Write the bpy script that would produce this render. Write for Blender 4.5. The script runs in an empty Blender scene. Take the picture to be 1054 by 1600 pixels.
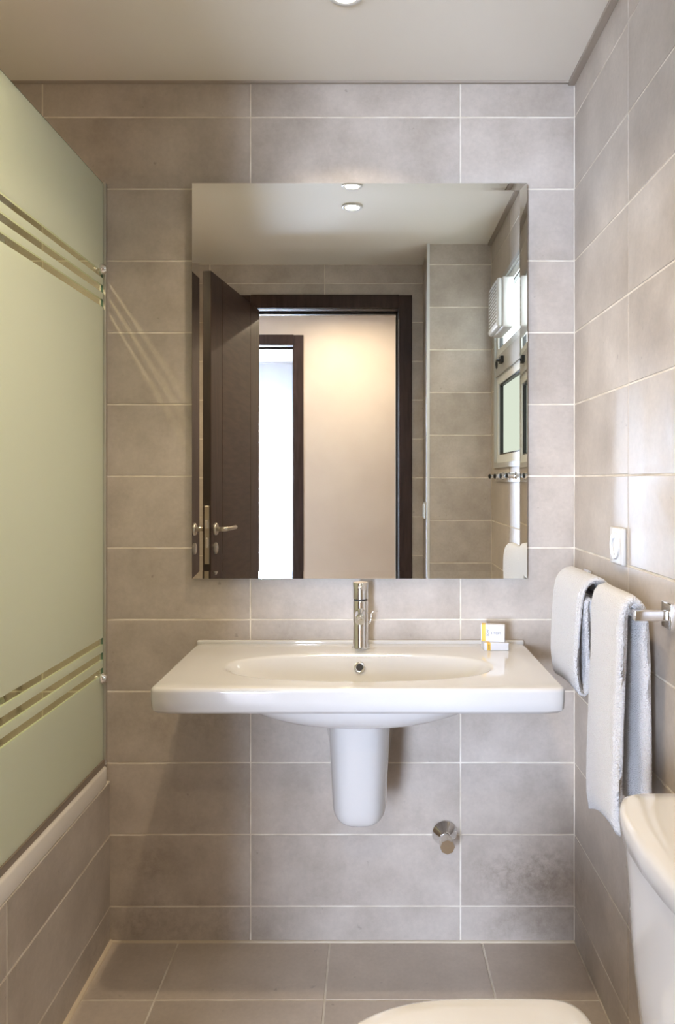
import bpy, bmesh, math, random
from mathutils import Vector, Matrix, noise
random.seed(7)
C = bpy.context.scene
PI = math.pi
def R(a): return math.radians(a)

# ------------------------------------------------------------------ camera
D, F, H = 2.15, 1189.0, 1.3056
cam = bpy.data.cameras.new('camera'); co = bpy.data.objects.new('camera', cam)
C.collection.objects.link(co); C.camera = co
co.location = (0, -D, H); co.rotation_euler = (PI/2, 0, 0)
cam.sensor_fit = 'HORIZONTAL'; cam.sensor_width = 36; cam.lens = F/1054*36
cam.shift_x = (527-578)/1054; cam.shift_y = -(800-750)/1054
cam.clip_start = 0.01
# ------------------------------------------------------------------ world, exposure, light levels
w = bpy.data.worlds.new('sky'); C.world = w; w.use_nodes = True
w.node_tree.nodes['Background'].inputs[0].default_value = (0.75, 0.88, 1.0, 1)
w.node_tree.nodes['Background'].inputs[1].default_value = 1.5
C.view_settings.view_transform = 'Standard'; C.view_settings.look = 'None'
C.view_settings.gamma = 1; C.view_settings.use_curve_mapping = False
C.view_settings.exposure = 0.52
DOWN = 3.3        # bathroom downlights, W
TUBW = 11.0
HALLW = 8.5
WIN1 = 5.5        # frosted bathroom window radiance
WIN2 = 80.0       # daylight behind the bedroom curtain
WARM = (1.0, 0.81, 0.56)
ZC = 2.43
XR, XT, XL = 0.577, -0.734, -1.45
L, L2 = 1.857, 1.51

# ------------------------------------------------------------------ helpers
def link(o, parent=None):
    C.collection.objects.link(o)
    if parent: o.parent = parent
    return o
def tag(o, label=None, cat=None, group=None, kind=None):
    if label: o['label'] = label
    if cat: o['category'] = cat
    if group: o['group'] = group
    if kind: o['kind'] = kind
    return o
def thing(name, label, cat, loc=(0,0,0), rz=0, group=None):
    o = link(bpy.data.objects.new(name, None)); o.location = loc; o.rotation_euler = (0,0,rz)
    o.empty_display_size = .05
    return tag(o, label, cat, group)
def struct_empty(name):
    o = link(bpy.data.objects.new(name, None)); o.empty_display_size = .05
    return tag(o, kind='structure')

class B:
    def __init__(s, M=None): s.b = bmesh.new(); s.M = M or Matrix()
    def v(s, p): return s.b.verts.new(s.M @ Vector(p))
    def f(s, vs):
        try: return s.b.faces.new(vs)
        except ValueError: return None
    def box(s, x0, x1, y0, y1, z0, z1, c=0.0):
        if c <= 0:
            v = [s.v((x,y,z)) for x in (x0,x1) for y in (y0,y1) for z in (z0,z1)]
            for q in ((0,1,3,2),(4,6,7,5),(0,4,5,1),(2,3,7,6),(0,2,6,4),(1,5,7,3)): s.f([v[i] for i in q])
            return s
        m = bmesh.new()
        bmesh.ops.create_cube(m, size=1)
        for q in m.verts: q.co = Vector(((x0+x1)/2+q.co.x*(x1-x0), (y0+y1)/2+q.co.y*(y1-y0), (z0+z1)/2+q.co.z*(z1-z0)))
        bmesh.ops.bevel(m, geom=m.edges[:], offset=c, segments=3, affect='EDGES', profile=.5)
        s.add(m); return s
    def add(s, m):
        mp = {q: s.v(q.co) for q in m.verts}
        for fa in m.faces: s.f([mp[q] for q in fa.verts])
        m.free()
    def loft(s, rings, closed=True, cap0=True, cap1=True):
        rr = [[s.v(p) for p in r] for r in rings]
        n = len(rr[0])
        for a, b in zip(rr, rr[1:]):
            for i in range(n if closed else n-1):
                j = (i+1) % n; s.f([a[i], a[j], b[j], b[i]])
        if cap0: s.f(rr[0][::-1])
        if cap1: s.f(rr[-1])
        return s
    def lathe(s, prof, o, axis, seg=32):
        """prof = [(distance along axis, radius)]"""
        a = Vector(axis).normalized(); t = Vector((0,0,1)) if abs(a.z) < .9 else Vector((1,0,0))
        u = a.cross(t).normalized(); w_ = a.cross(u); o = Vector(o)
        rings = [[o + a*h + (u*math.cos(2*PI*k/seg) + w_*math.sin(2*PI*k/seg))*max(r, 1e-5) for k in range(seg)] for h, r in prof]
        return s.loft(rings)
    def cyl(s, p0, p1, r0, r1=None, seg=24, c=0.0):
        p0, p1 = Vector(p0), Vector(p1); r1 = r0 if r1 is None else r1; h = (p1-p0).length
        pr = [(0, r0), (h, r1)] if c <= 0 else [(0, r0-c), (c*.3, r0-c*.3), (c, r0), (h-c, r1), (h-c*.3, r1-c*.3), (h, r1-c)]
        return s.lathe(pr, p0, p1-p0, seg)
    def tube(s, pts, r, seg=12):
        pts = [Vector(p) for p in pts]; rings = []
        prev = None
        for i, p in enumerate(pts):
            t = (pts[min(i+1, len(pts)-1)] - pts[max(i-1, 0)]).normalized()
            if prev is None:
                k = Vector((0,0,1)) if abs(t.z) < .9 else Vector((1,0,0)); u = t.cross(k).normalized()
            else: u = (prev - t*prev.dot(t)).normalized()
            prev = u; w_ = t.cross(u)
            rad = r[i] if isinstance(r, (list, tuple)) else r
            rings.append([p + (u*math.cos(2*PI*k/seg) + w_*math.sin(2*PI*k/seg))*rad for k in range(seg)])
        return s.loft(rings)
    def obj(s, name, mat, parent=None, smooth=False, angle=None):
        bmesh.ops.recalc_face_normals(s.b, faces=s.b.faces[:])
        me = bpy.data.meshes.new(name); s.b.to_mesh(me); s.b.free()
        if smooth:
            for p in me.polygons: p.use_smooth = True
            if angle:
                me.set_sharp_from_angle(angle=R(angle))
        me.materials.append(mat)
        return link(bpy.data.objects.new(name, me), parent)

# ------------------------------------------------------------------ materials
def mat(name, col, rough=.5, metal=0, spec=.5, **kw):
    m = bpy.data.materials.new(name); m.use_nodes = True
    p = m.node_tree.nodes['Principled BSDF']
    p.inputs['Base Color'].default_value = (*col, 1); p.inputs['Roughness'].default_value = rough
    p.inputs['Metallic'].default_value = metal; p.inputs['Specular IOR Level'].default_value = spec
    for k, v in kw.items(): p.inputs[k.replace('_', ' ')].default_value = v
    return m
def nd(m, t, **kw):
    n = m.node_tree.nodes.new(t)
    for k, v in kw.items(): setattr(n, k, v)
    return n
def lk(m, a, b): m.node_tree.links.new(a, b)
def pbsdf(m): return m.node_tree.nodes['Principled BSDF']
def add_noise_col(m, c0, c1, scale=4, detail=6, stretch=(1,1,1), coord='Object', rough=None, bump=0, bscale=60, lo=.35, hi=.65):
    p = pbsdf(m); tc = nd(m, 'ShaderNodeTexCoord'); mp = nd(m, 'ShaderNodeMapping'); mp.inputs['Scale'].default_value = stretch
    lk(m, tc.outputs[coord], mp.inputs[0])
    n = nd(m, 'ShaderNodeTexNoise'); n.inputs['Scale'].default_value = scale; n.inputs['Detail'].default_value = detail
    lk(m, mp.outputs[0], n.inputs['Vector'])
    r = nd(m, 'ShaderNodeValToRGB'); r.color_ramp.elements[0].color = (*c0,1); r.color_ramp.elements[1].color = (*c1,1)
    r.color_ramp.elements[0].position = lo; r.color_ramp.elements[1].position = hi
    lk(m, n.outputs['Fac'], r.inputs[0]); lk(m, r.outputs[0], p.inputs['Base Color'])
    if bump:
        n2 = nd(m, 'ShaderNodeTexNoise'); n2.inputs['Scale'].default_value = bscale; n2.inputs['Detail'].default_value = 5
        lk(m, mp.outputs[0], n2.inputs['Vector'])
        b = nd(m, 'ShaderNodeBump'); b.inputs['Strength'].default_value = bump; b.inputs['Distance'].default_value = .002
        lk(m, n2.outputs['Fac'], b.inputs['Height']); lk(m, b.outputs[0], p.inputs['Normal'])
    return m

def tile_mat(name, base, dark, light, rough=.33, stain=None):
    m = mat(name, base, rough); p = pbsdf(m)
    geo = nd(m, 'ShaderNodeNewGeometry'); oi = nd(m, 'ShaderNodeObjectInfo')
    mul = nd(m, 'ShaderNodeMath', operation='MULTIPLY'); mul.inputs[1].default_value = 37.0
    lk(m, oi.outputs['Random'], mul.inputs[0])
    def noi(scale, detail, rough_=.6, four=True):
        n = nd(m, 'ShaderNodeTexNoise'); n.noise_dimensions = '4D' if four else '3D'
        n.inputs['Scale'].default_value = scale; n.inputs['Detail'].default_value = detail; n.inputs['Roughness'].default_value = rough_
        lk(m, geo.outputs['Position'], n.inputs['Vector'])
        if four: lk(m, mul.outputs[0], n.inputs['W'])
        return n
    n1 = noi(5, 8, .62)
    r1 = nd(m, 'ShaderNodeValToRGB'); r1.color_ramp.elements[0].color = (*dark,1); r1.color_ramp.elements[1].color = (*light,1)
    r1.color_ramp.elements[0].position = .3; r1.color_ramp.elements[1].position = .7
    lk(m, n1.outputs['Fac'], r1.inputs[0])
    # fine speckle
    n2 = noi(90, 4); r2 = nd(m, 'ShaderNodeMapRange'); r2.inputs['From Min'].default_value = .3; r2.inputs['From Max'].default_value = .7
    r2.inputs['To Min'].default_value = .95; r2.inputs['To Max'].default_value = 1.05; lk(m, n2.outputs['Fac'], r2.inputs[0])
    # tile to tile variation
    r3 = nd(m, 'ShaderNodeMapRange'); r3.inputs['To Min'].default_value = .96; r3.inputs['To Max'].default_value = 1.04; lk(m, oi.outputs['Random'], r3.inputs[0])
    mm = nd(m, 'ShaderNodeMath', operation='MULTIPLY'); lk(m, r2.outputs[0], mm.inputs[0]); lk(m, r3.outputs[0], mm.inputs[1])
    vm = nd(m, 'ShaderNodeVectorMath', operation='SCALE'); lk(m, r1.outputs[0], vm.inputs[0]); lk(m, mm.outputs[0], vm.inputs['Scale'])
    col = vm.outputs[0]
    # small pits and scratches
    n4 = noi(38, 3, .5); r4 = nd(m, 'ShaderNodeMapRange'); r4.inputs['From Min'].default_value = .70; r4.inputs['From Max'].default_value = .76
    r4.inputs['To Min'].default_value = 0; r4.inputs['To Max'].default_value = .35; lk(m, n4.outputs['Fac'], r4.inputs[0])
    mx = nd(m, 'ShaderNodeMix', data_type='RGBA'); lk(m, r4.outputs[0], mx.inputs[0]); lk(m, col, mx.inputs[6]); mx.inputs[7].default_value = (.10,.085,.07,1)
    col = mx.outputs[2]
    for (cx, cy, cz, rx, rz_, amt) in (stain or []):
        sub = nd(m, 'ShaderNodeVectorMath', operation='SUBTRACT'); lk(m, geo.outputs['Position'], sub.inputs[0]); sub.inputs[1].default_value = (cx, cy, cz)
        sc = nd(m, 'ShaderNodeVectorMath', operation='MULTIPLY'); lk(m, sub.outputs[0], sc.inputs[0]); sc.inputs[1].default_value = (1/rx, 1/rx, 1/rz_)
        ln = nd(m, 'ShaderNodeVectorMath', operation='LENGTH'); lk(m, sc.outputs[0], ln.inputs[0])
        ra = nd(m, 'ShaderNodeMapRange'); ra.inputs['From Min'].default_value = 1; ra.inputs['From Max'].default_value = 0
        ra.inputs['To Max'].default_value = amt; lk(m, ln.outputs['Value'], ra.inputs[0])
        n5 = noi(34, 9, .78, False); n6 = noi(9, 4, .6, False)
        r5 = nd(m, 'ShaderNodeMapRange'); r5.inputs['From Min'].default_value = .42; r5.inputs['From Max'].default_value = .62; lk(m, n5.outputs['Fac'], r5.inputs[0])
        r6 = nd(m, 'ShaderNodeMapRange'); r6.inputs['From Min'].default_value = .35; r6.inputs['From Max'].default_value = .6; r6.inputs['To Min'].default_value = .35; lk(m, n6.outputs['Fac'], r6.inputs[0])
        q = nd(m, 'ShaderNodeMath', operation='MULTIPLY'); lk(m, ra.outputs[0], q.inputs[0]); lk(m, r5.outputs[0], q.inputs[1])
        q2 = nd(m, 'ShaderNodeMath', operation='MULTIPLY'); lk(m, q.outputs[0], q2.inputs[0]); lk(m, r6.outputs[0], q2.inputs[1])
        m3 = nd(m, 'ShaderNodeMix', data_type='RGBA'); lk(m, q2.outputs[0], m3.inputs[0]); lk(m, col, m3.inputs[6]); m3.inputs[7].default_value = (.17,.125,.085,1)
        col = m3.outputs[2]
    lk(m, col, p.inputs['Base Color'])
    rr = nd(m, 'ShaderNodeMapRange'); rr.inputs['From Min'].default_value = .3; rr.inputs['From Max'].default_value = .7
    rr.inputs['To Min'].default_value = rough-.05; rr.inputs['To Max'].default_value = rough+.1; lk(m, n1.outputs['Fac'], rr.inputs[0]); lk(m, rr.outputs[0], p.inputs['Roughness'])
    b = nd(m, 'ShaderNodeBump'); b.inputs['Strength'].default_value = .12; b.inputs['Distance'].default_value = .0012
    n7 = noi(28, 5); lk(m, n7.outputs['Fac'], b.inputs['Height']); lk(m, b.outputs[0], p.inputs['Normal'])
    return m

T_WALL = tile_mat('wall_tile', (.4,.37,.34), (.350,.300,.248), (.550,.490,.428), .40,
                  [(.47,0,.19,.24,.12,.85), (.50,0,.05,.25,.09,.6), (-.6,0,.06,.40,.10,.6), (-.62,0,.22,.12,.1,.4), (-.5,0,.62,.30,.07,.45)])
T_FLOOR = tile_mat('floor_tile', (.3,.26,.23), (.47,.40,.33), (.60,.52,.44), .42)
GROUT = add_noise_col(mat('grout', (.62,.56,.47), .85), (.62,.56,.46), (.82,.77,.68), 14, 5, coord='Object')
CEIL = mat('ceiling_paint', (.76,.72,.65), .75)
PAINT = add_noise_col(mat('cream_paint', (.72,.64,.56), .7), (.72,.635,.56), (.76,.68,.60), 3, 3, bump=.05, bscale=80)
PLASTER = mat('plaster', (.6,.58,.54), .8)
CERAMIC = mat('white_ceramic', (.60,.59,.575), .07, 0, .5, Coat_Weight=.35, Coat_Roughness=.03)
ENAMEL = mat('bath_enamel', (.62,.585,.54), .18)
CHROME = mat('chrome', (.80,.80,.80), .07, 1)
STEEL = mat('satin_nickel', (.55,.50,.42), .28, 1)
ALU = mat('aluminium', (.62,.60,.56), .35, .9)
WOOD = add_noise_col(mat('wenge_wood', (.06,.035,.025), .42, 0, .3), (.026,.012,.008), (.055,.028,.020), 6, 8, (1.5,1.5,9), bump=.08, bscale=50)
WOODV = add_noise_col(mat('wenge_wood_upright', (.06,.035,.025), .42, 0, .3), (.024,.011,.0075), (.048,.025,.018), 6, 8, (9,9,1), bump=.06, bscale=50)
WOODD = add_noise_col(mat('wenge_edge', (.03,.02,.013), .45), (.014,.009,.006), (.026,.017,.011), 6, 6, (9,9,1))
PLASTIC = mat('white_plastic', (.66,.66,.65), .3)
BLACK = mat('black_rubber', (.012,.012,.012), .45)
FRAME = mat('window_frame_white', (.72,.74,.72), .4)
FRAMEG = mat('window_frame_grey', (.42,.42,.40), .45)
WHITECARD = mat('white_card', (.64,.64,.66), .5)
YELLOW = mat('yellow_card', (.72,.44,.05), .5)
INK = mat('ink', (.05,.05,.06), .6)
DARK = mat('dark_hole', (.02,.02,.02), .6)
SEAL = mat('sealant', (.62,.53,.40), .5)
MIRR = mat('mirror_silver', (.93,.95,.93), .0, 1)
pbsdf(MIRR).inputs['Roughness'].default_value = 0
GEDGE = mat('glass_edge', (.10,.20,.15), .15)
BEDFLOOR = mat('bedroom_floor', (.35,.25,.17), .5)

def terry():
    m = mat('terry_cotton', (.66,.65,.65), .95, 0, .1, Sheen_Weight=.4, Sheen_Roughness=.5)
    p = pbsdf(m); tc = nd(m, 'ShaderNodeTexCoord')
    v = nd(m, 'ShaderNodeTexVoronoi'); v.inputs['Scale'].default_value = 330; lk(m, tc.outputs['Object'], v.inputs[0])
    n = nd(m, 'ShaderNodeTexNoise'); n.inputs['Scale'].default_value = 120; n.inputs['Detail'].default_value = 5; lk(m, tc.outputs['Object'], n.inputs[0])
    a = nd(m, 'ShaderNodeMath', operation='SUBTRACT'); lk(m, n.outputs['Fac'], a.inputs[0]); lk(m, v.outputs['Distance'], a.inputs[1])
    b = nd(m, 'ShaderNodeBump'); b.inputs['Strength'].default_value = .8; b.inputs['Distance'].default_value = .004
    lk(m, a.outputs[0], b.inputs['Height']); lk(m, b.outputs[0], p.inputs['Normal'])
    return m
TERRY = terry()

def facing(m):
    lw = nd(m, 'ShaderNodeLayerWeight'); lw.inputs[0].default_value = .5
    pw = nd(m, 'ShaderNodeMath', operation='POWER'); pw.inputs[1].default_value = 4; lk(m, lw.outputs['Facing'], pw.inputs[0])
    ad = nd(m, 'ShaderNodeMath', operation='MULTIPLY_ADD'); ad.inputs[1].default_value = .45; ad.inputs[2].default_value = .03; lk(m, pw.outputs[0], ad.inputs[0])
    return ad
def frosted():
    m = bpy.data.materials.new('frosted_glass'); m.use_nodes = True; nt = m.node_tree; nt.nodes.clear()
    out = nd(m, 'ShaderNodeOutputMaterial'); tr = nd(m, 'ShaderNodeBsdfTranslucent'); di = nd(m, 'ShaderNodeBsdfDiffuse'); gl = nd(m, 'ShaderNodeBsdfGlossy')
    tr.inputs[0].default_value = (.86,.90,.80,1); di.inputs[0].default_value = (.68,.72,.61,1); gl.inputs['Roughness'].default_value = .28
    a = nd(m, 'ShaderNodeMixShader'); a.inputs[0].default_value = .52; lk(m, tr.outputs[0], a.inputs[1]); lk(m, di.outputs[0], a.inputs[2])
    fr = facing(m)
    b = nd(m, 'ShaderNodeMixShader'); lk(m, fr.outputs[0], b.inputs[0]); lk(m, a.outputs[0], b.inputs[1]); lk(m, gl.outputs[0], b.inputs[2]); lk(m, b.outputs[0], out.inputs[0])
    return m
FROST = frosted()
def clear_glass():
    m = bpy.data.materials.new('clear_glass'); m.use_nodes = True; m.node_tree.nodes.clear()
    out = nd(m, 'ShaderNodeOutputMaterial'); tr = nd(m, 'ShaderNodeBsdfTransparent'); gl = nd(m, 'ShaderNodeBsdfGlossy')
    tr.inputs[0].default_value = (.93,.96,.86,1); gl.inputs['Roughness'].default_value = .02
    fr = facing(m)
    b = nd(m, 'ShaderNodeMixShader'); lk(m, fr.outputs[0], b.inputs[0]); lk(m, tr.outputs[0], b.inputs[1]); lk(m, gl.outputs[0], b.inputs[2]); lk(m, b.outputs[0], out.inputs[0])
    return m
CLEAR = clear_glass()
def emit(name, col, st):
    m = bpy.data.materials.new(name); m.use_nodes = True; m.node_tree.nodes.clear()
    out = nd(m, 'ShaderNodeOutputMaterial'); e = nd(m, 'ShaderNodeEmission'); e.inputs[0].default_value = (*col,1); e.inputs[1].default_value = st
    lk(m, e.outputs[0], out.inputs[0]); return m
LENS = emit('lamp_lens', (1,.86,.62), 14)
PANE1 = emit('daylit_frosted_pane', (.93,1.0,.84), WIN1*.105)
PANE1B = emit('daylit_upper_pane', (.90,.98,1.0), WIN1)
PANE2 = emit('daylit_bedroom_window', (.66,.77,1.0), WIN2)
def sheer():
    m = bpy.data.materials.new('sheer_curtain'); m.use_nodes = True; m.node_tree.nodes.clear()
    out = nd(m, 'ShaderNodeOutputMaterial'); tp = nd(m, 'ShaderNodeBsdfTransparent'); tr = nd(m, 'ShaderNodeBsdfTranslucent'); di = nd(m, 'ShaderNodeBsdfDiffuse')
    tr.inputs[0].default_value = (.30,.32,.34,1); di.inputs[0].default_value = (.5,.5,.5,1)
    a = nd(m, 'ShaderNodeMixShader'); a.inputs[0].default_value = .6; lk(m, tr.outputs[0], a.inputs[1]); lk(m, di.outputs[0], a.inputs[2])
    b = nd(m, 'ShaderNodeMixShader'); b.inputs[0].default_value = .30; lk(m, tp.outputs[0], b.inputs[1]); lk(m, a.outputs[0], b.inputs[2]); lk(m, b.outputs[0], out.inputs[0])
    return m
SHEER = sheer()

# ------------------------------------------------------------------ structure
def frame(o, u, v):
    u, v = Vector(u), Vector(v); n = u.cross(v); M = Matrix((u, v, n)).transposed().to_4x4(); M.translation = Vector(o); return M
FB = frame((0,0,0), (1,0,0), (0,0,1))           # n = -y  : back wall, u = x, v = z
FR = frame((XR,0,0), (0,-1,0), (0,0,1))         # u = distance from back wall
FR.col[2][:3] = (-1,0,0)
tile_cache = {}
def tile_mesh(rects, M, m, g=.0036, t=.003, c=.0010):
    """rects in u,v relative to tile centre; normal +n"""
    key = (tuple(tuple(round(x, 4) for x in r) for r in rects), m.name)
    if key in tile_cache: return tile_cache[key]
    bm = bmesh.new()
    for (u0, u1, v0, v1) in rects:
        def ring(i, z): return [bm.verts.new(p) for p in ((u0+i, v0+i, z), (u1-i, v0+i, z), (u1-i, v1-i, z), (u0+i, v1-i, z))]
        a, b, d = ring(0, -t), ring(0, -c), ring(c if len(rects) == 1 else 0, 0)
        bm.faces.new(a[::-1]); bm.faces.new(d)
        for p, q in ((a, b), (b, d)):
            for i in range(4): bm.faces.new([p[i], p[(i+1)%4], q[(i+1)%4], q[i]])
    me = bpy.data.meshes.new('tile'); bm.to_mesh(me); bm.free(); me.materials.append(m); tile_cache[key] = me
    return me
def tiles(parent, origin, u, v, n, U, V, holes=(), m=T_WALL, g=.0044):
    M3 = Matrix((Vector(u), Vector(v), Vector(n))).transposed()
    flip = M3.determinant() < 0
    if flip: M3 = Matrix((-Vector(u), Vector(v), Vector(n))).transposed()
    M = M3.to_4x4()
    for i in range(len(U)-1):
        for j in range(len(V)-1):
            rs = [(U[i]+g/2, U[i+1]-g/2, V[j]+g/2, V[j+1]-g/2)]
            for h in holes:
                new = []
                for (a, b, c, d) in rs:
                    x0, x1, y0, y1 = max(a, h[0]), min(b, h[1]), max(c, h[2]), min(d, h[3])
                    if x0 >= x1 or y0 >= y1: new.append((a, b, c, d)); continue
                    if c < y0: new.append((a, b, c, y0))
                    if y1 < d: new.append((a, b, y1, d))
                    if a < x0: new.append((a, x0, y0, y1))
                    if x1 < b: new.append((x1, b, y0, y1))
                rs = new
            rs = [r for r in rs if r[1]-r[0] > .006 and r[3]-r[2] > .006]
            if not rs: continue
            cu = (min(r[0] for r in rs)+max(r[1] for r in rs))/2; cv = (min(r[2] for r in rs)+max(r[3] for r in rs))/2
            loc = [(r[0]-cu, r[1]-cu, r[2]-cv, r[3]-cv) for r in rs]
            if flip: loc = [(-b, -a, c, d) for (a, b, c, d) in loc]
            o = link(bpy.data.objects.new('tile', tile_mesh(loc, M, m)), parent)
            MM = M.copy(); p = Vector(origin) + Vector(u)*cu + Vector(v)*cv + Vector(n)*random.uniform(-.0004, .0003)
            MM.translation = p
            o.matrix_local = MM @ Matrix.Rotation(random.uniform(-.0006, .0006), 4, 'X') @ Matrix.Rotation(random.uniform(-.0004, .0004), 4, 'Y')
def struct(name, b, m): return tag(b.obj(name, m), kind='structure')
VZ = [0, .1005] + [.1005+.2027*k for k in range(1, 12)] + [ZC]
S = .0013   # recess of the grout behind the tile faces
WD0, WD1, WZ0, WZ1 = .75, 1.41, 1.36, 2.19      # bathroom window opening
DX0, DX1, DZ = -.617, .147, 2.196               # bathroom door clear opening

wall_back = struct('wall_back', B().box(XL-.1, XR+.12, S, .12, 0, ZC+.1), GROUT)
tiles(wall_back, (0,0,0), (1,0,0), (0,0,1), (0,-1,0), [XL, -.926, -.338, .255, XR], VZ)
b = B()
for (a0, a1, z0, z1) in ((-S, WD0, 0, ZC), (WD1, L, 0, ZC), (WD0, WD1, 0, WZ0), (WD0, WD1, WZ1, ZC)):
    b.box(XR+S, XR+.12, -a1, -a0, z0, z1)
wall_right = struct('wall_right', b, GROUT)
tiles(wall_right, (XR,0,0), (0,-1,0), (0,0,1), (-1,0,0), [0, .448, 1.048, L2], VZ, [(WD0, WD1, WZ0, WZ1)])
wall_left = struct('wall_left', B().box(XL-.1, XL-S, -L, S, 0, ZC), GROUT)
tiles(wall_left, (XL,0,0), (0,-1,0), (0,0,1), (1,0,0), [0, .6, 1.2, 1.8, L], VZ)
b = B()
for (x0, x1, z0, z1) in ((XL-.1, DX0-.035, 0, ZC), (DX1+.035, XR+.12, 0, ZC), (DX0-.035, DX1+.035, DZ+.035, ZC)):
    b.box(x0, x1, -L-.06, -L-S, z0, z1)
wall_front = struct('wall_front', b, GROUT)
tiles(wall_front, (0,-L,0), (1,0,0), (0,0,1), (0,1,0), [XL, -.835, -.237, .361, XR], VZ, [(DX0-.036, DX1+.036, 0, DZ+.036)])
# boxed-in corner beside the door
wall_corner = struct('wall_corner', B().box(.275+S, XR, -L, -L2-S, 0, ZC), GROUT)
tiles(wall_corner, (0,-L2,0), (1,0,0), (0,0,1), (0,1,0), [.275, XR], VZ)
tiles(wall_corner, (.275,0,0), (0,-1,0), (0,0,1), (-1,0,0), [L2, L], VZ)
struct('trim_1', B().box(.270, .283, -L2-.009, -L2+.005, 0, ZC, .002), PLASTIC)
# bath panel
VT = [0, .1005, .3032, .455]
wall_bath = struct('wall_bathside', B().box(XT-.04, XT-S, -L, 0, 0, .455), GROUT)
tiles(wall_bath, (XT,0,0), (0,-1,0), (0,0,1), (1,0,0), [0, .61, 1.21, L], VT)
floor = struct('floor', B().box(XL-.1, XR+.12, -L-.12, .12, -.1, -S), GROUT)
tiles(floor, (0,0,0), (1,0,0), (0,-1,0), (0,0,1), [XT, -.541, -.114, .315, XR], [0, .24, .668, 1.096, 1.524, L], [(.275, XR, L2, L)], m=T_FLOOR, g=.005)
struct('trim_2', B().cyl((XT+.001,-L,-.002), (XT+.001,0,-.002), .010, seg=10), SEAL)
struct('trim_3', B().cyl((XT,-.001,.001), (XR,-.001,.001), .0045, seg=8), SEAL)
ceiling = struct('ceiling', B().box(XL-.1, XR+.12, -L-.06, .1, ZC, ZC+.06), CEIL)
CEDGE = mat('ceiling_edge_strip', (.36,.31,.26), .7)
struct('trim_4', B().box(XR-.018, XR, -L, 0, ZC-.010, ZC), CEDGE)
struct('trim_5', B().box(XL, XR-.018, -.009, 0, ZC-.006, ZC), CEDGE)  # brown strip put in for the dark shadow gap along the back wall
# hallway and bedroom (seen in the mirror)
HY = 3.07
b = B()
for (x0, x1, z0, z1) in ((-3.2, DX0-.035, 0, ZC), (DX1+.035, 1.6, 0, ZC), (DX0-.035, DX1+.035, DZ+.035, ZC)):
    b.box(x0, x1, -L-.12, -L-.06, z0, z1)
struct('wall_hall_near', b, PAINT)
E0, E1, EZ = -1.28, -.523, 2.22
b = B()
for (x0, x1, z0, z1) in ((-3.2, E0-.035, 0, ZC+.1), (E1+.035, 1.6, 0, ZC+.1), (E0-.035, E1+.035, EZ+.035, ZC+.1)):
    b.box(x0, x1, -HY-.12, -HY, z0, z1)
struct('wall_hall_far', b, PAINT)
struct('wall_hall_left', B().box(-3.3, -3.2, -5.8, -L-.06, 0, 2.6), PAINT)
struct('wall_hall_right', B().box(1.6, 1.7, -5.8, -L-.06, 0, 2.6), PAINT)
struct('ceiling_hall', B().box(-3.2, 1.6, -HY, -L-.06, ZC, ZC+.06), mat('hall_ceiling_paint', (.78,.74,.66), .8))
struct('ceiling_bedroom', B().box(-3.2, 1.6, -5.8, -HY-.12, 2.5, 2.56), mat('bedroom_ceiling_paint', (.45,.47,.5), .8))
struct('floor_hall', B().box(-3.2, 1.6, -5.8, -L-.12, -.1, 0), BEDFLOOR)
W0, W1, WT = -2.6, -.87, 2.06
b = B()
for (x0, x1, z0, z1) in ((-3.2, W0, 0, 2.6), (W1, 1.6, 0, 2.6), (W0, W1, 0, .1), (W0, W1, WT, 2.6)):
    b.box(x0, x1, -5.8, -5.62, z0, z1)
struct('wall_bedroom', b, mat('bedroom_paint', (.40,.41,.43), .8))
win2 = struct_empty('window_2')
b = B()
for (x0, x1, z0, z1) in ((W0, W1, .1, .15), (W0, W1, WT-.05, WT), (W0, W0+.05, .15, WT-.05), (W1-.05, W1, .15, WT-.05), (-1.76, -1.71, .15, WT-.05)):
    b.box(x0, x1, -5.80, -5.76, z0, z1)
b.obj('window_frame', FRAME, win2)
B().box(W0+.05, W1-.05, -5.785, -5.780, .15, WT-.05).obj('pane', PANE2, win2)

# ------------------------------------------------------------------ doors
def door_frame(name, x0, x1, zt, ya, yb):
    d = struct_empty(name)
    B().box(x0-.035, x0, yb, ya, 0, zt+.035).obj('door_jamb', WOODV, d)
    B().box(x1, x1+.035, yb, ya, 0, zt+.035).obj('door_jamb', WOODV, d)
    B().box(x0, x1, yb, ya, zt, zt+.035).obj('door_head', WOODV, d)
    ym = (ya+yb)/2 - .01
    b = B(); b.box(x0, x0+.012, ym-.03, ym, 0, zt-.012); b.box(x1-.012, x1, ym-.03, ym, 0, zt-.012); b.box(x0, x1, ym-.03, ym, zt-.012, zt); b.obj('door_stop', WOODD, d)
    for (ys, ye) in ((ya, ya+.016), (yb-.016, yb)):
        B().box(x0-.07, x0-.003, ys, ye, 0, zt+.070, .002).obj('architrave', WOODV, d)
        B().box(x1+.003, x1+.07, ys, ye, 0, zt+.070, .002).obj('architrave', WOODV, d)
        B().box(x0-.003, x1+.003, ys, ye-.001, zt+.003, zt+.073, .002).obj('architrave', WOODV, d)
    return d
door1 = door_frame('door_1', DX0, DX1, DZ, -L, -L-.12)
door_frame('door_2', E0, E1, EZ, -HY, -HY-.12)
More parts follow.
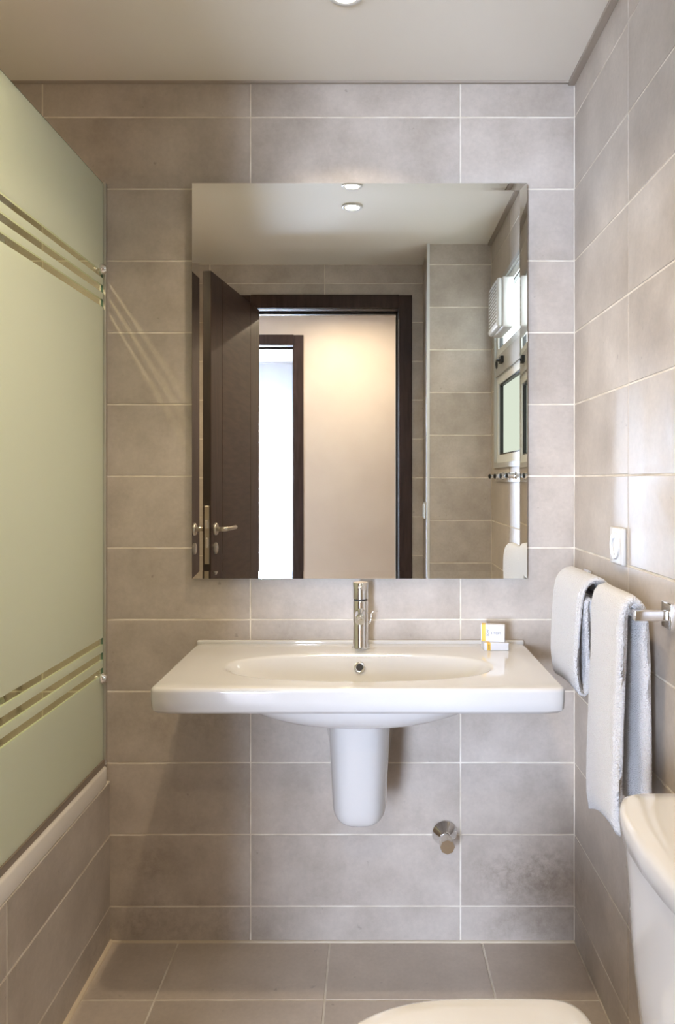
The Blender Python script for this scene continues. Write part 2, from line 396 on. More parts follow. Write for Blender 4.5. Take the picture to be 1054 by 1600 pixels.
# open leaf of door 1: local u along the leaf from the hinge, v = thickness away from the visible face
du = Vector((-.095, .747, 0)).normalized(); dn = Vector((-du.y, du.x, 0)); LW = .753
LM = Matrix((du, dn, Vector((0,0,1)))).transposed().to_4x4(); LM.translation = Vector((-.577, -L+.004, 0))
TH = .036; zt = 2.19; g1, g2 = .155, .60   # groove positions
leaf = B(LM).box(0, LW, .003, TH-.003, .008, zt).obj('door_leaf', WOODD, door1)
for (u0, u1, mm) in ((.0, g1, WOODV), (g1+.003, g2, WOOD), (g2+.003, LW, WOODV)):
    for (v0, v1) in ((0, .0035), (TH-.0035, TH)):
        B(LM).box(u0, u1, v0, v1, .008, zt, .0008).obj('panel', mm, leaf)
def lever_set(side):
    v0 = 0 if side < 0 else TH; s_ = side
    h = B(LM).lathe([(0,.026),(.006,.026),(.009,.024),(.010,.020),(.010,.0)], (LW-.052, v0, 1.095), (0, s_, 0)).obj('door_handle', STEEL, door1, True, 35)
    pts = [(LW-.052, v0+s_*.008, 1.095), (LW-.052, v0+s_*.036, 1.095), (LW-.055, v0+s_*.043, 1.095), (LW-.062, v0+s_*.048, 1.095), (LW-.09, v0+s_*.050, 1.095), (LW-.175, v0+s_*.052, 1.096), (LW-.18, v0+s_*.052, 1.096)]
    B(LM).tube(pts, [.010,.010,.010,.0095,.009,.009,.004]).obj('lever', STEEL, h, True)
    k = B(LM).lathe([(0,.025),(.006,.025),(.008,.022),(.008,.0)], (LW-.052, v0, 1.012), (0, s_, 0)).obj('keyhole_rosette', STEEL, door1, True, 35)
    B(LM).box(LW-.056, LW-.048, v0+s_*.008-.001, v0+s_*.008+.002, .998, 1.026, .0009).obj('cylinder', CHROME, k)
lever_set(-1); lever_set(1)
lp = B(LM).box(LW-.001, LW+.0015, .008, TH-.008, .95, 1.195, .0006).obj('lock_plate', STEEL, door1)
B(LM).box(LW, LW+.010, .012, TH-.012, 1.10, 1.135, .001).obj('latch', CHROME, lp)
B(LM).box(LW, LW+.004, .013, TH-.013, 1.02, 1.06, .001).obj('bolt', CHROME, lp)
for z in (.3, 1.1, 1.95):
    B().cyl((-.594, -L+.006, z-.045), (-.594, -L+.006, z+.045), .006).obj('hinge', STEEL, door1, True, 40)

# ------------------------------------------------------------------ bathroom window
win1 = struct_empty('window_1')
def wy(d0, d1): return (-d1, -d0)
def rect_frame(d0, d1, z0, z1, wd, xa, xb, name, m, parent):
    b = B()
    b.box(xa, xb, *wy(d0, d0+wd), z0, z1); b.box(xa, xb, *wy(d1-wd, d1), z0, z1)
    b.box(xa, xb, *wy(d0+wd, d1-wd), z0, z0+wd); b.box(xa, xb, *wy(d0+wd, d1-wd), z1-wd, z1)
    return b.obj(name, m, parent)
rect_frame(WD0, WD1, WZ0, WZ1, .022, XR-.006, XR+.07, 'window_frame', FRAMEG, win1)
B().box(XR-.002, XR+.06, *wy(WD0+.022, WD1-.022), 1.775, 1.862).obj('transom', FRAMEG, win1)
for (z0, z1) in ((1.862, WZ1-.022), (WZ0+.022, 1.775)):
    s_ = rect_frame(WD0+.022, WD1-.022, z0, z1, .036, XR+.006, XR+.05, 'sash', FRAME, win1)
    rect_frame(WD0+.058, WD1-.058, z0+.036, z1-.036, .007, XR+.012, XR+.045, 'gasket', BLACK, s_)
    B().box(XR+.028, XR+.034, *wy(WD0+.065, WD1-.065), z0+.043, z1-.043).obj('pane', PANE1 if z0 < 1.8 else PANE1B, s_)
cat = B().box(XR-.016, XR-.002, -1.215, -1.165, 1.812, 1.842, .002).obj('window_catch', BLACK, win1)
pts = [(XR-.028, -1.20+.0-.017*math.cos(t), 1.808+.017*math.sin(t)) for t in [2*PI*k/24 for k in range(25)]]
B().tube(pts, .0028, 8).obj('ring', BLACK, cat, True)
B().cyl((XR-.03,-1.19,1.825), (XR-.012,-1.19,1.825), .006).obj('pin', BLACK, cat, True, 40)

# ------------------------------------------------------------------ downlights
def downlight(x, d, label, power, spot=120):
    t = thing('downlight', label, 'ceiling light', (x, -d, ZC), 0, None)
    B().lathe([(0,.028),(0,.042),(-.003,.043),(-.005,.041),(-.005,.030),(-.003,.028)], (0,0,0), (0,0,1), 40).obj('trim_ring', PLASTIC, t, True, 50)
    B().lathe([(-.0055,0),(-.0052,.0275),(.0,.0275),(.0,0)], (0,0,0), (0,0,1), 32).obj('lens', LENS, t)
    l = bpy.data.lights.new('lamp', 'AREA'); l.shape = 'DISK'; l.size = .050; l.energy = power; l.color = WARM; l.spread = R(spot)
    lo = link(bpy.data.objects.new('lamp', l), t); lo.location = (0, 0, -.0062)
downlight(-.057, .392, 'round recessed ceiling light nearest the mirror, just cut by the top edge of the photo', DOWN)
downlight(-.074, 1.02, 'round recessed ceiling light seen in the top of the mirror, nearer the door', DOWN)
downlight(-1.12, .95, 'round recessed ceiling light above the bathtub behind the frosted screen', TUBW, 140)
downlight(-.16, 2.56, 'round recessed ceiling light in the hallway outside the door, washing the cream wall', HALLW, 175)

# ------------------------------------------------------------------ mirror
mf = .020                       # mirror face stands off the wall
sc = F/(D-mf)
mx0, mx1 = (300-578)/sc, (823-578)/sc; mz0, mz1 = H-(904-750)/sc, H+(750-286)/sc
t = thing('mirror', 'large frameless wall mirror above the washbasin, showing the open dark door', 'mirror', (0, 0, mz0))
B().box(mx0+.0005, mx1-.0005, -mf+.0006, -mf+.006, .0005, mz1-mz0-.0005).obj('glass_sheet', GEDGE, t)
B().box(mx0+.05, mx1-.05, -mf+.006, -.001, .05, mz1-mz0-.05).obj('backing', FRAMEG, t)
bw, tl = .0205, .0385
X0, X1, Z0, Z1 = mx0, mx1, 0, mz1-mz0
b = B()
o_ = [b.v(p) for p in ((X0,-mf-bw*tl,Z0),(X1,-mf-bw*tl,Z0),(X1,-mf-bw*tl,Z1),(X0,-mf-bw*tl,Z1))]
i_ = [b.v(p) for p in ((X0+bw,-mf,Z0+bw),(X1-bw,-mf,Z0+bw),(X1-bw,-mf,Z1-bw),(X0+bw,-mf,Z1-bw))]
k_ = [b.v(p) for p in ((X0,-mf+.001,Z0),(X1,-mf+.001,Z0),(X1,-mf+.001,Z1),(X0,-mf+.001,Z1))]
for k in range(4): b.f([o_[k], o_[(k+1)%4], i_[(k+1)%4], i_[k]]); b.f([k_[k], k_[(k+1)%4], o_[(k+1)%4], o_[k]])
b.f(i_); b.f(k_[::-1]); b.obj('silvered_face', MIRR, t)

# ------------------------------------------------------------------ washbasin
BXC, BW, BD, BZ = -.0275, .461, .476, .846
t = thing('washbasin', 'wide white ceramic washbasin with an oval bowl and flat side decks', 'washbasin', (BXC, 0, 0))
N = 144
def rrect(hw, y0, y1, r, th):
    """point of a rounded rectangle (x half width hw, y from y0 back to y1 front, negative y) in direction th from its centre"""
    hy = (y0-y1)/2; c, s_ = math.cos(th), math.sin(th)
    n = 1e9
    # ray-box then corner rounding
    tx = hw/abs(c) if abs(c) > 1e-9 else 1e9; ty = hy/abs(s_) if abs(s_) > 1e-9 else 1e9; tt = min(tx, ty); x, y = c*tt, s_*tt
    ax, ay = abs(x), abs(y)
    if ax > hw-r and ay > hy-r:
        cx, cy = hw-r, hy-r
        # solve |(t c - cx, t s - cy)| = r
        aa = 1; bb = -2*(abs(c)*cx+abs(s_)*cy); cc = cx*cx+cy*cy-r*r; disc = max(bb*bb-4*cc, 0); q = (-bb+math.sqrt(disc))/2
        x, y = c*q, s_*q
    return x, y
YC = -.27; EA, EBk = .322, .136      # bowl ellipse
# directions chosen so corners are hit well
ths = []
for k in range(N):
    a = 2*PI*k/N; ths.append(math.atan2(math.sin(a)*.26, math.cos(a)*.46))
def ring_rect(hw, yb, yf, r, z):
    cy = (yb+yf)/2; return [(lambda p: (p[0], p[1]+cy, z))(rrect(hw, yb, yf, r, th)) for th in ths]
def ring_ell(a, b_, z, cy=YC, p=2.25):
    out = []
    for k in range(N):
        th = 2*PI*k/N; c, s_ = math.cos(th), math.sin(th)
        out.append((a*math.copysign(abs(c)**(2/p), c), cy+b_*math.copysign(abs(s_)**(2/p), s_), z))
    return out
rings = []
DP = .115
for q in (.02, .12, .25, .4, .55, .68, .78, .86, .92, .96, .985, 1.0):
    z = BZ-.004 - DP*(1-q**3.2)**1.15
    sh = (1-q)*.0
    rings.append(ring_ell(EA*q, EBk*q, z, YC-sh))
rings.append(ring_ell(EA*1.012, EBk*1.025, BZ-.0015)); rings.append(ring_ell(EA*1.03, EBk*1.06, BZ-.0003))
e1 = ring_ell(EA*1.05, EBk*1.10, BZ); r1 = ring_rect(BW-.009, -.016, -BD+.009, .020, BZ)
rings.append(e1)
for q in (.3, .65): rings.append([tuple(a*(1-q)+c*q for a, c in zip(p, s_)) for p, s_ in zip(e1, r1)])
rings.append(r1)
for a in (25, 50, 75, 90):
    s_ = .009*math.sin(R(a)); dz = .009*(1-math.cos(R(a)))
    rings.append(ring_rect(BW-.009+s_, -.016+.016*min(1, a/75), -BD+.009-s_, .020+s_*.6, BZ-dz))
zb = BZ-.057
rings.append(ring_rect(BW, 0, -BD, .0255, BZ-.03))
for a in (90, 60, 30, 0):
    s_ = .007*math.sin(R(a)); rings.append(ring_rect(BW-.009+s_, 0, -BD+.009-s_, .0215, zb+.007*(1-math.cos(R(90-a)))*1 if False else zb+.007*math.sin(R(a))*1.0))
u1 = ring_rect(BW-.02, -.006, -BD+.02, .012, zb)
rings.append(u1); u2 = ring_ell(EA*.985, .185, zb+.001, -.26)
for q in (.4, .8): rings.append([tuple(a*(1-q)+c*q for a, c in zip(p, s_)) for p, s_ in zip(u1, u2)])
for (q, z) in ((1, zb), (.985, zb-.006), (.93, zb-.022), (.84, zb-.038), (.70, zb-.052), (.52, zb-.062), (.3, zb-.067), (.1, zb-.068)):
    rings.append(ring_ell(EA*.985*q, .185*q**.6, z, -.26))
B().loft(rings).obj('bowl', CERAMIC, t, True, 50)
B().box(-BW+.002, BW-.002, -.0145, -.0005, BZ-.006, BZ+.009, .004).obj('rear_lip', CERAMIC, t, True, 50)
ov = B().lathe([(0,.0085),(.0,.0135),(.002,.0150),(.004,.0140),(.0045,.010),(.002,.0085)], (0, -.1505, BZ-.033), (0,-1,.42), 32).obj('overflow_ring', CHROME, t, True)
B().lathe([(.001,0),(.001,.0095),(.0034,.0095),(.0034,0)], (0, -.1505, BZ-.033), (0,-1,.42), 24).obj('overflow_hole', DARK, ov)
dr = B().lathe([(0,.0),(0,.030),(.003,.031),(.005,.028),(.004,.016),(.008,.012),(.008,0)], (0, -.27, BZ-.1195), (0,0,1), 32).obj('drain', CHROME, t, True, 50)
# half pedestal
zt_, zb_ = zb-.0685, .432
rings = []
for k in range(31):
    q = k/30; z = zt_ + (zb_-zt_)*(1-(1-q)**1.35)
    q = (z-zt_)/(zb_-zt_)
    sr = math.sqrt(max(0, 1-max(0, (q-.85)/.15)**3)) if q > .85 else 1
    wf = (.083-.0145*q)*(sr*.45+.55); wb = (.120-.055*q**.8)*(sr*.6+.4)
    yf = -(.30-.045*q)*(.90+.10*sr); 
    ring = [(wb, -.001, z), (wb*.98+.0, -.03, z), ((wb*.35+wf*.65), -.09, z), (wf, -.15, z)]
    y0 = -.15
    for a in range(0, 181, 10):
        c, s_ = math.cos(R(a)), math.sin(R(a))
        ring.append((wf*math.copysign(abs(c)**.62, c), y0+(yf-y0)*abs(s_)**.75, z))
    ring += [(-wf, -.15, z), (-(wb*.35+wf*.65), -.09, z), (-wb*.98, -.03, z), (-wb, -.001, z)]
    rings.append(ring)
t = thing('pedestal', 'tapering white ceramic half pedestal under the washbasin, against the wall', 'pedestal', (BXC, 0, 0))
po = B().loft(rings).obj('shroud', CERAMIC, t, True, 60)

# ------------------------------------------------------------------ faucet
t = thing('faucet', 'chrome cylindrical single-lever basin faucet at the back of the washbasin', 'faucet', (-.0265, -.072, BZ+.0005))
B().lathe([(0,.023),(.003,.024),(.005,.022),(.007,.0207),(.128,.0207),(.131,.0195),(.131,0)], (0,0,0), (0,0,1), 40).obj('body', CHROME, t, True, 40)
sp = B().lathe([(0,.0135),(.045,.0135),(.062,.0135),(.064,.0120),(.064,.0)], (0,-.012,.100), (0,-1,-.18), 32).obj('spout', CHROME, t, True, 40)
B().lathe([(0,.0115),(.006,.0115),(.008,.009),(.008,0)], (0,-.0645,.090), (0,-.75,-.65), 24).obj('aerator', STEEL, sp, True, 40)
B().cyl((0,0,.131), (0,0,.135), .0185, seg=32).obj('collar', DARK, t, True, 40)
B().lathe([(.135,.0195),(.136,.0212),(.178,.0212),(.180,.020),(.180,0)], (0,0,0), (0,0,1), 40).obj('handle', CHROME, t, True, 40)
B().box(-.0055, .0055, -.050, -.012, .168, .1745, .002).obj('lever', CHROME, t, True, 40)
B().tube([(.016,.012,.06),(.026,.012,.066),(.029,.012,.078),(.030,.012,.092),(.034,.012,.098),(.047,.012,.099)], .0013, 8).obj('pop_up_rod', CHROME, t, True)

# ------------------------------------------------------------------ soap boxes
def soapbox(name, label, loc, rot, sx, sy, sz, band, txt):
    t = thing(name, label, 'soap box', loc, 0, 'soap boxes on the washbasin'); t.rotation_euler = rot
    B().box(-sx/2, sx/2, -sy/2, sy/2, 0, sz, .0006).obj('carton', WHITECARD, t)
    e = .0003
    b0, b1 = band
    bb = B()
    bb.box(-sx/2+b0, -sx/2+b1, -sy/2-e, -sy/2+.0002, 0.0004, sz-.0004)
    bb.box(-sx/2+b0, -sx/2+b1, -sy/2, sy/2, sz-.0002, sz+e)
    bb.obj('yellow_band', YELLOW, t)
    for (s_, x, z, size, rz) in txt:
        cu = bpy.data.curves.new('lettering', 'FONT'); cu.body = s_; cu.size = size; cu.extrude = .0001; cu.align_x = 'CENTER'; cu.align_y = 'CENTER'; cu.materials.append(INK)
        tmp = bpy.data.objects.new('lettering', cu); me = bpy.data.meshes.new_from_object(tmp); bpy.data.objects.remove(tmp)
        o = link(bpy.data.objects.new('lettering', me), t); o.location = (x, -sy/2-.0004, z)
        o.rotation_euler = (Matrix.Rotation(PI/2, 4, 'X') @ Matrix.Rotation(rz, 4, 'Z')).to_euler()
soapbox('soap_box', 'small white carton with yellow band lying flat on the washbasin, under the upright one', (.339, -.079, BZ+.0006), (0,0,R(2)), .066, .046, .020, (.008, .017), [('SOAP', -.0205, .010, .0050, PI/2)])
soapbox('soap_box', 'small white carton with yellow stripe and print standing upright on the flat carton', (.334, -.078, BZ+.0212), (0,0,R(-12)), .064, .019, .046, (.002, .0125), [('SOAP', -.0135, .024, .0080, PI/2), ('BAR', -.003, .024, .004, PI/2), ('TOM', .012, .023, .0095, 0)])

# ------------------------------------------------------------------ stop valve under the basin
t = thing('stop_valve', 'chrome stop valve with round cone flange on the wall below the washbasin', 'valve', ((694-578)/553, 0, H-(1301-750)/553))
B().lathe([(0,.0345),(.003,.0355),(.006,.034),(.020,.015),(.024,.0125),(.024,0)], (0,0,0), (0,-1,0), 40).obj('flange', CHROME, t, True, 30)
B().cyl((0,-.02,0), (0,-.055,0), .011, seg=28, c=.001).obj('stem', CHROME, t, True, 40)
pr = []
b = B()
rings = []
for (h, r) in ((.050,.0135),(.052,.0185),(.082,.0200),(.086,.0185),(.086,.0)):
    ring = []
    for k in range(48):
        a = 2*PI*k/48; rr = r*(1+.035*math.cos(8*a)) if r else 1e-5
        ring.append((rr*math.cos(a), -h, rr*math.sin(a)))
    rings.append(ring)
b.loft(rings); b.obj('knob', mat('worn_chrome', (.62,.58,.52), .22, 1), t, True, 40)

# ------------------------------------------------------------------ towel rail and towels
RX = XR-.065; RZ = 1.046
t = thing('towel_rail', 'chrome towel rail on the right wall with square end plates', 'towel rail', (XR, -.42, RZ))
for d in (.27, -.27):
    B().box(-.010, .0, -d-.024, -d+.024, -.025, .025, .002).obj('wall_plate', CHROME, t, True, 40)
    B().box(-.073, -.008, -d-.009, -d+.009, -.010, .010, .002).obj('post', CHROME, t, True, 40)
B().box(-.070, -.060, -.262, .262, -.007, .007, .002).obj('bar', CHROME, t, True, 40)

def smooth_path(pts, ref):
    ms = [max(2, int((Vector(b_)-Vector(a)).length/.010)) for a, b_ in zip(ref, ref[1:])]
    pts = [Vector((p[0], p[1])) for p in pts]; out = []
    P = [pts[0]*2-pts[1]] + pts + [pts[-1]*2-pts[-2]]
    for i in range(1, len(P)-2):
        a, b_, c, d = P[i-1], P[i], P[i+1], P[i+2]
        m = ms[i-1]
        for k in range(m):
            u = k/m
            out.append(.5*((2*b_)+(c-a)*u+(2*a-5*b_+4*c-d)*u*u+(3*b_-a-3*c+d)*u**3))
    out.append(pts[-1]); return out
def towel(name, label, pathf, d0, d1, T, amp, seed, z_end=None, band=None):
    nd_ = 34; rings = []
    for i in range(nd_+1):
        q = i/nd_; d = d0+(d1-d0)*q
        edge = min(q, 1-q)*(d1-d0); tt = T*math.sqrt(max(.0004, 1-max(0, 1-edge/(T*.75))**2)) if edge < T*.75 else T
        path = smooth_path(pathf(q), pathf(.5)); n = len(path); left, right = [], []
        for k, p in enumerate(path):
            tg = (path[min(k+1, n-1)]-path[max(k-1, 0)]).normalized(); nn = Vector((-tg.y, tg.x))
            e = min(k, n-1-k); te = tt*min(1, .45+.28*e)
            def pt(sg):
                base = p+nn*sg*te/2
                w_ = noise.noise(Vector((base.x*9+seed, d*16, base.y*5)))*amp + noise.noise(Vector((base.x*60+seed, d*70, base.y*60)))*amp*.16 + noise.noise(Vector((base.x*300, d*330, base.y*300)))*.0006
                b2 = base + nn*w_*(1 if sg > 0 else .6)
                yy = -d + noise.noise(Vector((base.x*8, seed, base.y*11+sg)))*.004*(1 if edge < .04 else .4)
                return (min(b2.x, XR-.004), yy, b2.y)
            left.append(pt(1)); right.append(pt(-1))
        rings.append(left+right[::-1])
    t = thing(name, label, 'towel', (0,0,0), 0, 'white towels on the rail')
    b = B(); n2 = len(rings[0])//2
    for r in (rings[0], rings[-1]):
        vv = [b.v(p) for p in r]
        for k in range(n2-1): b.f([vv[k], vv[k+1], vv[2*n2-2-k], vv[2*n2-1-k]])
    b.loft(rings, cap0=False, cap1=False); bmesh.ops.remove_doubles(b.b, verts=b.b.verts[:], dist=1e-6)
    b.obj('cloth', TERRY, t, True)
    return t
def path_long(q):            # q = 0 far, 1 near (towards the camera)
    zl = .578+.030*q+.02*math.sin(q*3)
    return [(.542,.63+.02*q),(.542,.74),(.541,.86),(.540,.95),(.5375,1.02),(.533,1.050),(.515,1.0695),(.501,1.059),(.495,1.03),(.494,.98),(.491,.88),(.487,.75),(.485,.66),(.486,zl)]
towel('towel', 'longer white terry towel hanging on the near end of the rail beside the toilet', path_long, .466, .668, .0215, .0035, 3.1)
def path_fold(q):
    zb = .818 + .012*math.sin(q*2.5)
    return [(.556,.84),(.555,.92),(.553,1.0),(.545,1.045),(.524,1.076),(.500,1.078),(.479,1.055),(.470,1.00),(.466,.92),(.467,.86),(.475,zb),(.488,zb+.004),(.4925,.88),(.4905,.96),(.489,1.02),(.494,1.034),(.5005,1.02),(.5055,.96),(.508,.90),(.508,.865),(.514,.852),(.521,.862)]
towel('towel', 'shorter white terry towel folded thick on the far end of the rail beside the washbasin', path_fold, .205, .440, .0135, .0022, 8.7)

# ------------------------------------------------------------------ socket, switch
t = thing('wall_socket', 'white square wall socket on the right wall above the towels', 'socket', (XR, -.395, 1.154))
B().box(-.012, 0, -.0425, .0425, -.0425, .0425, .004).obj('plate', PLASTIC, t, True, 40)
B().lathe([(0,.031),(.004,.031),(.006,.029),(.006,.021),(-.006,.020),(-.006,0)], (-.010,0,0), (-1,0,0), 40).obj('insert', PLASTIC, t, True, 40)
b = B()
for s_ in (-1, 1): b.cyl((-.0035, s_*.0095, 0), (-.0058, s_*.0095, 0), .0026, seg=12)
b.obj('pin_hole', DARK, t)
for s_ in (-1, 1): B().box(-.017, -.006, -.003, .003, s_*.0195-.0015, s_*.0195+.0015).obj('earth_clip', STEEL, t)
t = thing('light_switch', 'small white light switch on the tiled corner beside the dark door frame', 'switch', (.275, -1.66, 1.154))
B().box(-.010, 0, -.04, .04, -.04, .04, .003).obj('plate', PLASTIC, t, True, 40)
B().box(-.014, -.009, -.024, .024, -.03, .03, .002).obj('rocker', PLASTIC, t, True, 40)

# ------------------------------------------------------------------ fan unit and hook rack (seen in the mirror)
t = thing('fan_unit', 'white box-shaped fan unit with perforated front grille, fixed over the upper window', 'fan', (XR, -1.03, 2.0))
B().box(-.052, -.007, -.120, .120, -.087, .117, .008).obj('back_housing', PLASTIC, t, True, 40)
B().box(-.072, -.050, -.114, .114, -.083, .113, .008).obj('front_cover', PLASTIC, t, True, 40)
b = B()
for i in range(9):
    for j in range(12):
        b.box(-.0728, -.0715, -.090+i*.0205, -.077+i*.0205, -.060+j*.0135, -.0525+j*.0135)
b.obj('grille_holes', mat('grille_dark', (.22,.19,.14), .7), t)['kind'] = 'stuff'
B().cyl((-.071,-.098,-.07), (-.075,-.098,-.07), .006).obj('indicator', PLASTIC, t, True, 40)
t = thing('hook_rack', 'narrow chrome hook rack with black-tipped hooks on the wall under the window', 'hook rack', (XR, -1.08, 1.318))
B().box(-.006, 0, -.30, .30, -.020, .020, .001).obj('back_strip', ALU, t)
for k in range(4):
    y = .21-k*.14
    hk = B().lathe([(0,.016),(.004,.016),(.006,.012),(.03,.006),(.034,.006)], (-.006,y,.004), (-1,0,0), 24).obj('hook', CHROME, t, True, 40)
    B().lathe([(0,.006),(.002,.010),(.008,.010),(.011,.006),(.011,0)], (-.038,y,.004), (-1,0,0), 20).obj('tip', BLACK, hk, True, 40)

# ------------------------------------------------------------------ bathtub
t = thing('bathtub', 'white built-in bathtub with a slim rim behind the frosted screen', 'bathtub', (-1.09, -L/2, 0))
hx, hy = .355, L/2-.003
NT = 96
def tr(ax, ay, z, p):
    out = []
    for k in range(NT):
        a = 2*PI*k/NT; c, s_ = math.cos(a), math.sin(a); out.append((ax*math.copysign(abs(c)**(2/p), c), ay*math.copysign(abs(s_)**(2/p), s_), z))
    return out
rings = [tr(hx, hy, .457, 60), tr(hx, hy, .498, 60), tr(hx-.004, hy-.004, .503, 60), tr(hx-.012, hy-.012, .504, 50),
         tr(hx-.06, hy-.07, .503, 8), tr(hx-.066, hy-.078, .497, 6), tr(hx-.075, hy-.10, .44, 5), tr(hx-.10, hy-.18, .25, 4), tr(hx-.14, hy-.26, .13, 3.5), tr(hx-.22, hy-.4, .11, 3), tr(.02,.05,.108,2)]
B().loft(rings, cap0=False).obj('shell', ENAMEL, t, True, 50)
# bath screen
GL = .85; GX = -.752; z0g, z1g = .519, 2.137
t = thing('bath_screen', 'fixed frosted green glass bath screen with clear horizontal stripes on the tub rim', 'bath screen', (GX, 0, .504))
st = [(.760,.780),(.802,.823),(.845,.864),(1.790,1.811),(1.830,1.851),(1.871,1.890)]
cur = z0g; zz = .504
for (a, c_) in st + [(z1g, z1g)]:
    B().box(-.003, .003, -GL, -.016, cur-zz, a-zz).obj('frosted_band', FROST, t)
    if c_ > a: B().box(-.003, .003, -GL, -.016, a-zz, c_-zz).obj('clear_stripe', CLEAR, t)
    cur = c_
B().box(-.0031, .0031, -.0162, -.0148, z0g-zz, z1g-zz).obj('glass_edge', GEDGE, t)
B().box(-.0031, .0031, -GL, -.016, z1g-zz, z1g-zz+.001).obj('glass_edge', GEDGE, t)
B().box(-.008, .010, -.0148, -.0005, .001, z1g-zz+.004, .001).obj('wall_channel', ALU, t)
B().box(-.006, .008, -GL, -.0150, .0005, .018, .001).obj('bottom_seal', mat('seal_brown_reflection', (.30,.25,.20), .35, .5), t)  # aluminium profile; the brown it reflects is put into its colour
for z in (1.893, .752):
    c_ = B().lathe([(-.014,.0),(-.014,.011),(-.011,.0145),(-.004,.0155),(.007,.0155),(.013,.0135),(.019,.009),(.021,0)], (0,-.030,z-zz), (1,0,0), 28).obj('clamp', CHROME, t, True, 40)
    B().box(.002, .012, -.030, -.004, z-zz-.007, z-zz+.007, .002).obj('bracket', CHROME, c_, True, 40)
# shower rail in the alcove
t = thing('shower_rail', 'chrome shower rail with hand shower, glimpsed through the clear stripes of the screen', 'shower rail', (-1.055, 0, 0))
B().cyl((0,-.05,.66), (0,-.05,2.0), .010).obj('pole', CHROME, t, True, 40)
for z in (.68, 1.975): B().lathe([(0,.026),(.006,.026),(.016,.014),(.05,.013),(.055,.012)], (0,0,z), (0,-1,0), 28).obj('bracket', CHROME, t, True, 40)
B().box(-.018,.018,-.085,-.035,1.80,1.84,.005).obj('slider', CHROME, t, True, 40)
hs = B().tube([(0,-.08,1.76),(0,-.09,1.82),(0,-.11,1.90),(0,-.14,1.965)], [.011,.012,.012,.014]).obj('hand_shower', CHROME, t, True)
B().lathe([(0,.014),(.015,.045),(.03,.05),(.035,.048),(.035,0)], (0,-.13,1.985), (0,-.8,-.6), 32).obj('spray_head', CHROME, hs, True, 40)
B().tube([(0,-.08,1.76),(.02,-.085,1.5),(.06,-.09,1.1),(.05,-.09,.8),(-.02,-.08,.72),(-.08,-.07,.78)], .007, 8).obj('hose', CHROME, t, True)
B().cyl((-.16,-.05,.80), (.02,-.05,.80), .024, c=.003).obj('mixer', CHROME, t, True, 40)
B().box(-.12,-.02,-.05,-.001,.79,.81).obj('mixer_inlet', CHROME, t)

# ------------------------------------------------------------------ toilet
t = thing('toilet', 'white ceramic toilet with its cistern against the right wall, lid closed', 'toilet', (XR, -1.06, 0))
def plan(xb, xf, hw, z, p=5.0, bow=.02, n=72):
    """cistern outline: flat back at xb, bowed front at xf"""
    out = []; cx = (xb+xf)/2; hx_ = abs(xb-xf)/2
    for k in range(n):
        a = 2*PI*k/n; c, s_ = math.cos(a), math.sin(a)
        x = hx_*math.copysign(abs(c)**(2/p), c); y = hw*math.copysign(abs(s_)**(2/p), s_)
        if x < 0: x += bow*(y/hw)**2*(-x/hx_)
        out.append((cx+x, y, z))
    return out
rings = [plan(-.012, -.150, .150, .38), plan(-.008, -.160, .165, .42), plan(-.006, -.172, .178, .56), plan(-.005, -.182, .187, .735)]
B().loft(rings).obj('cistern', CERAMIC, t, True, 50)
rings = [plan(-.003, -.184, .188, .737), plan(-.002, -.188, .191, .741), plan(-.002, -.189, .192, .768), plan(-.004, -.186, .190, .777), plan(-.010, -.178, .183, .781), plan(-.03, -.14, .15, .783)]
B().loft(rings).obj('cistern_lid', CERAMIC, t, True, 50)
B().lathe([(0,.026),(.004,.026),(.006,.023),(.006,0)], (-.095,0,.782), (0,0,1), 32).obj('flush_button', CHROME, t, True, 40)
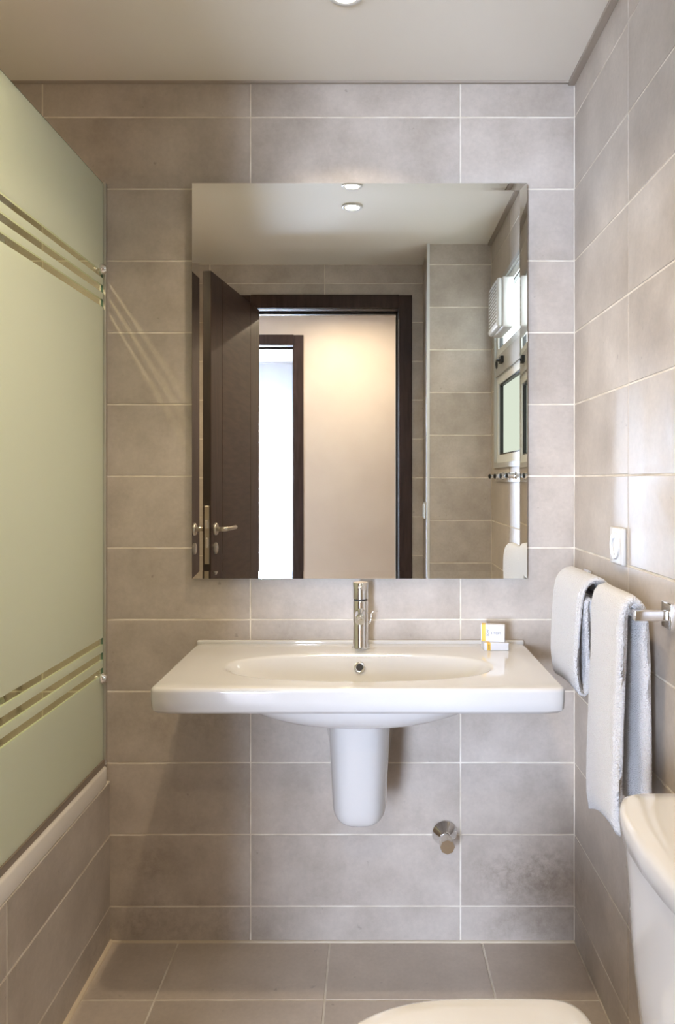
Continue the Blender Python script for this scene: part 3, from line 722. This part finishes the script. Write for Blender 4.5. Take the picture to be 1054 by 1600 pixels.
def seatplan(z, x0, x1, hw, n=80, p=2.5, cut=.0):
    """D outline: straight hinge end at x0, rounded tip at x1"""
    out = []
    for k in range(n):
        a = 2*PI*k/n; c, s_ = math.cos(a), math.sin(a)
        cx = x0+(x1-x0)*.42
        if c >= 0: x = cx+(x0-cx)*abs(c)**(2/9); y = hw*(1-.10*c*c)*math.copysign(abs(s_)**(2/7), s_)
        else: x = cx+(x1-cx)*abs(c)**(2/2.3); y = hw*math.copysign(abs(s_)**(2/2.3), s_)
        out.append((x, y, z))
    return out
S_ = lambda z, i, dz=0: seatplan(z, -.222-i, -.648+i, .180-i)
B().loft([S_(.404,.006), S_(.407,.001), S_(.418,.0), S_(.421,.003)]).obj('seat', CERAMIC, t, True, 50)
B().loft([S_(.4225,.003), S_(.425,-.001), S_(.436,-.002), S_(.441,.001), S_(.444,.008), S_(.446,.03), S_(.447,.09)]).obj('seat_lid', CERAMIC, t, True, 50)
rings = []
for (z, i, e) in ((0, .070, .12), (.02, .066, .12), (.12, .072, .13), (.22, .060, .10), (.30, .030, .05), (.36, .012, .02), (.395, .004, .0), (.403, .006, 0)):
    rings.append(seatplan(z, -.13+i*.3 if z < .3 else -.15, -.645+i*.4+e, .178-i))
B().loft(rings).obj('pan', CERAMIC, t, True, 50)
B().box(-.19, -.01, -.11, .11, .20, .385, .02).obj('rear_plinth', CERAMIC, t, True, 50)
for s_ in (-1, 1): B().cyl((-.215, s_*.075-.012, .425), (-.215, s_*.075+.012, .425), .010, c=.002).obj('hinge', CHROME, t, True, 40)

# ------------------------------------------------------------------ bedroom curtain
b = B(); rings = []
n = 240
for z in (.02, .8, 1.6, 2.2, 2.44, 2.47):
    ring = []
    for k in range(n+1):
        x = -3.0+2.75*k/n; am = .035*(1-.4*max(0, z-2.2)/.27)
        ring.append((x, -5.50+am*math.sin(x*44+math.sin(x*9)*1.2)+.01*math.sin(x*17+z), z))
    rings.append(ring)
b.loft(rings, closed=False, cap0=False, cap1=False)
o = b.obj('curtain', SHEER, None, True)
tag(o, 'sheer white curtain over the bright window of the room beyond the hallway', 'curtain')
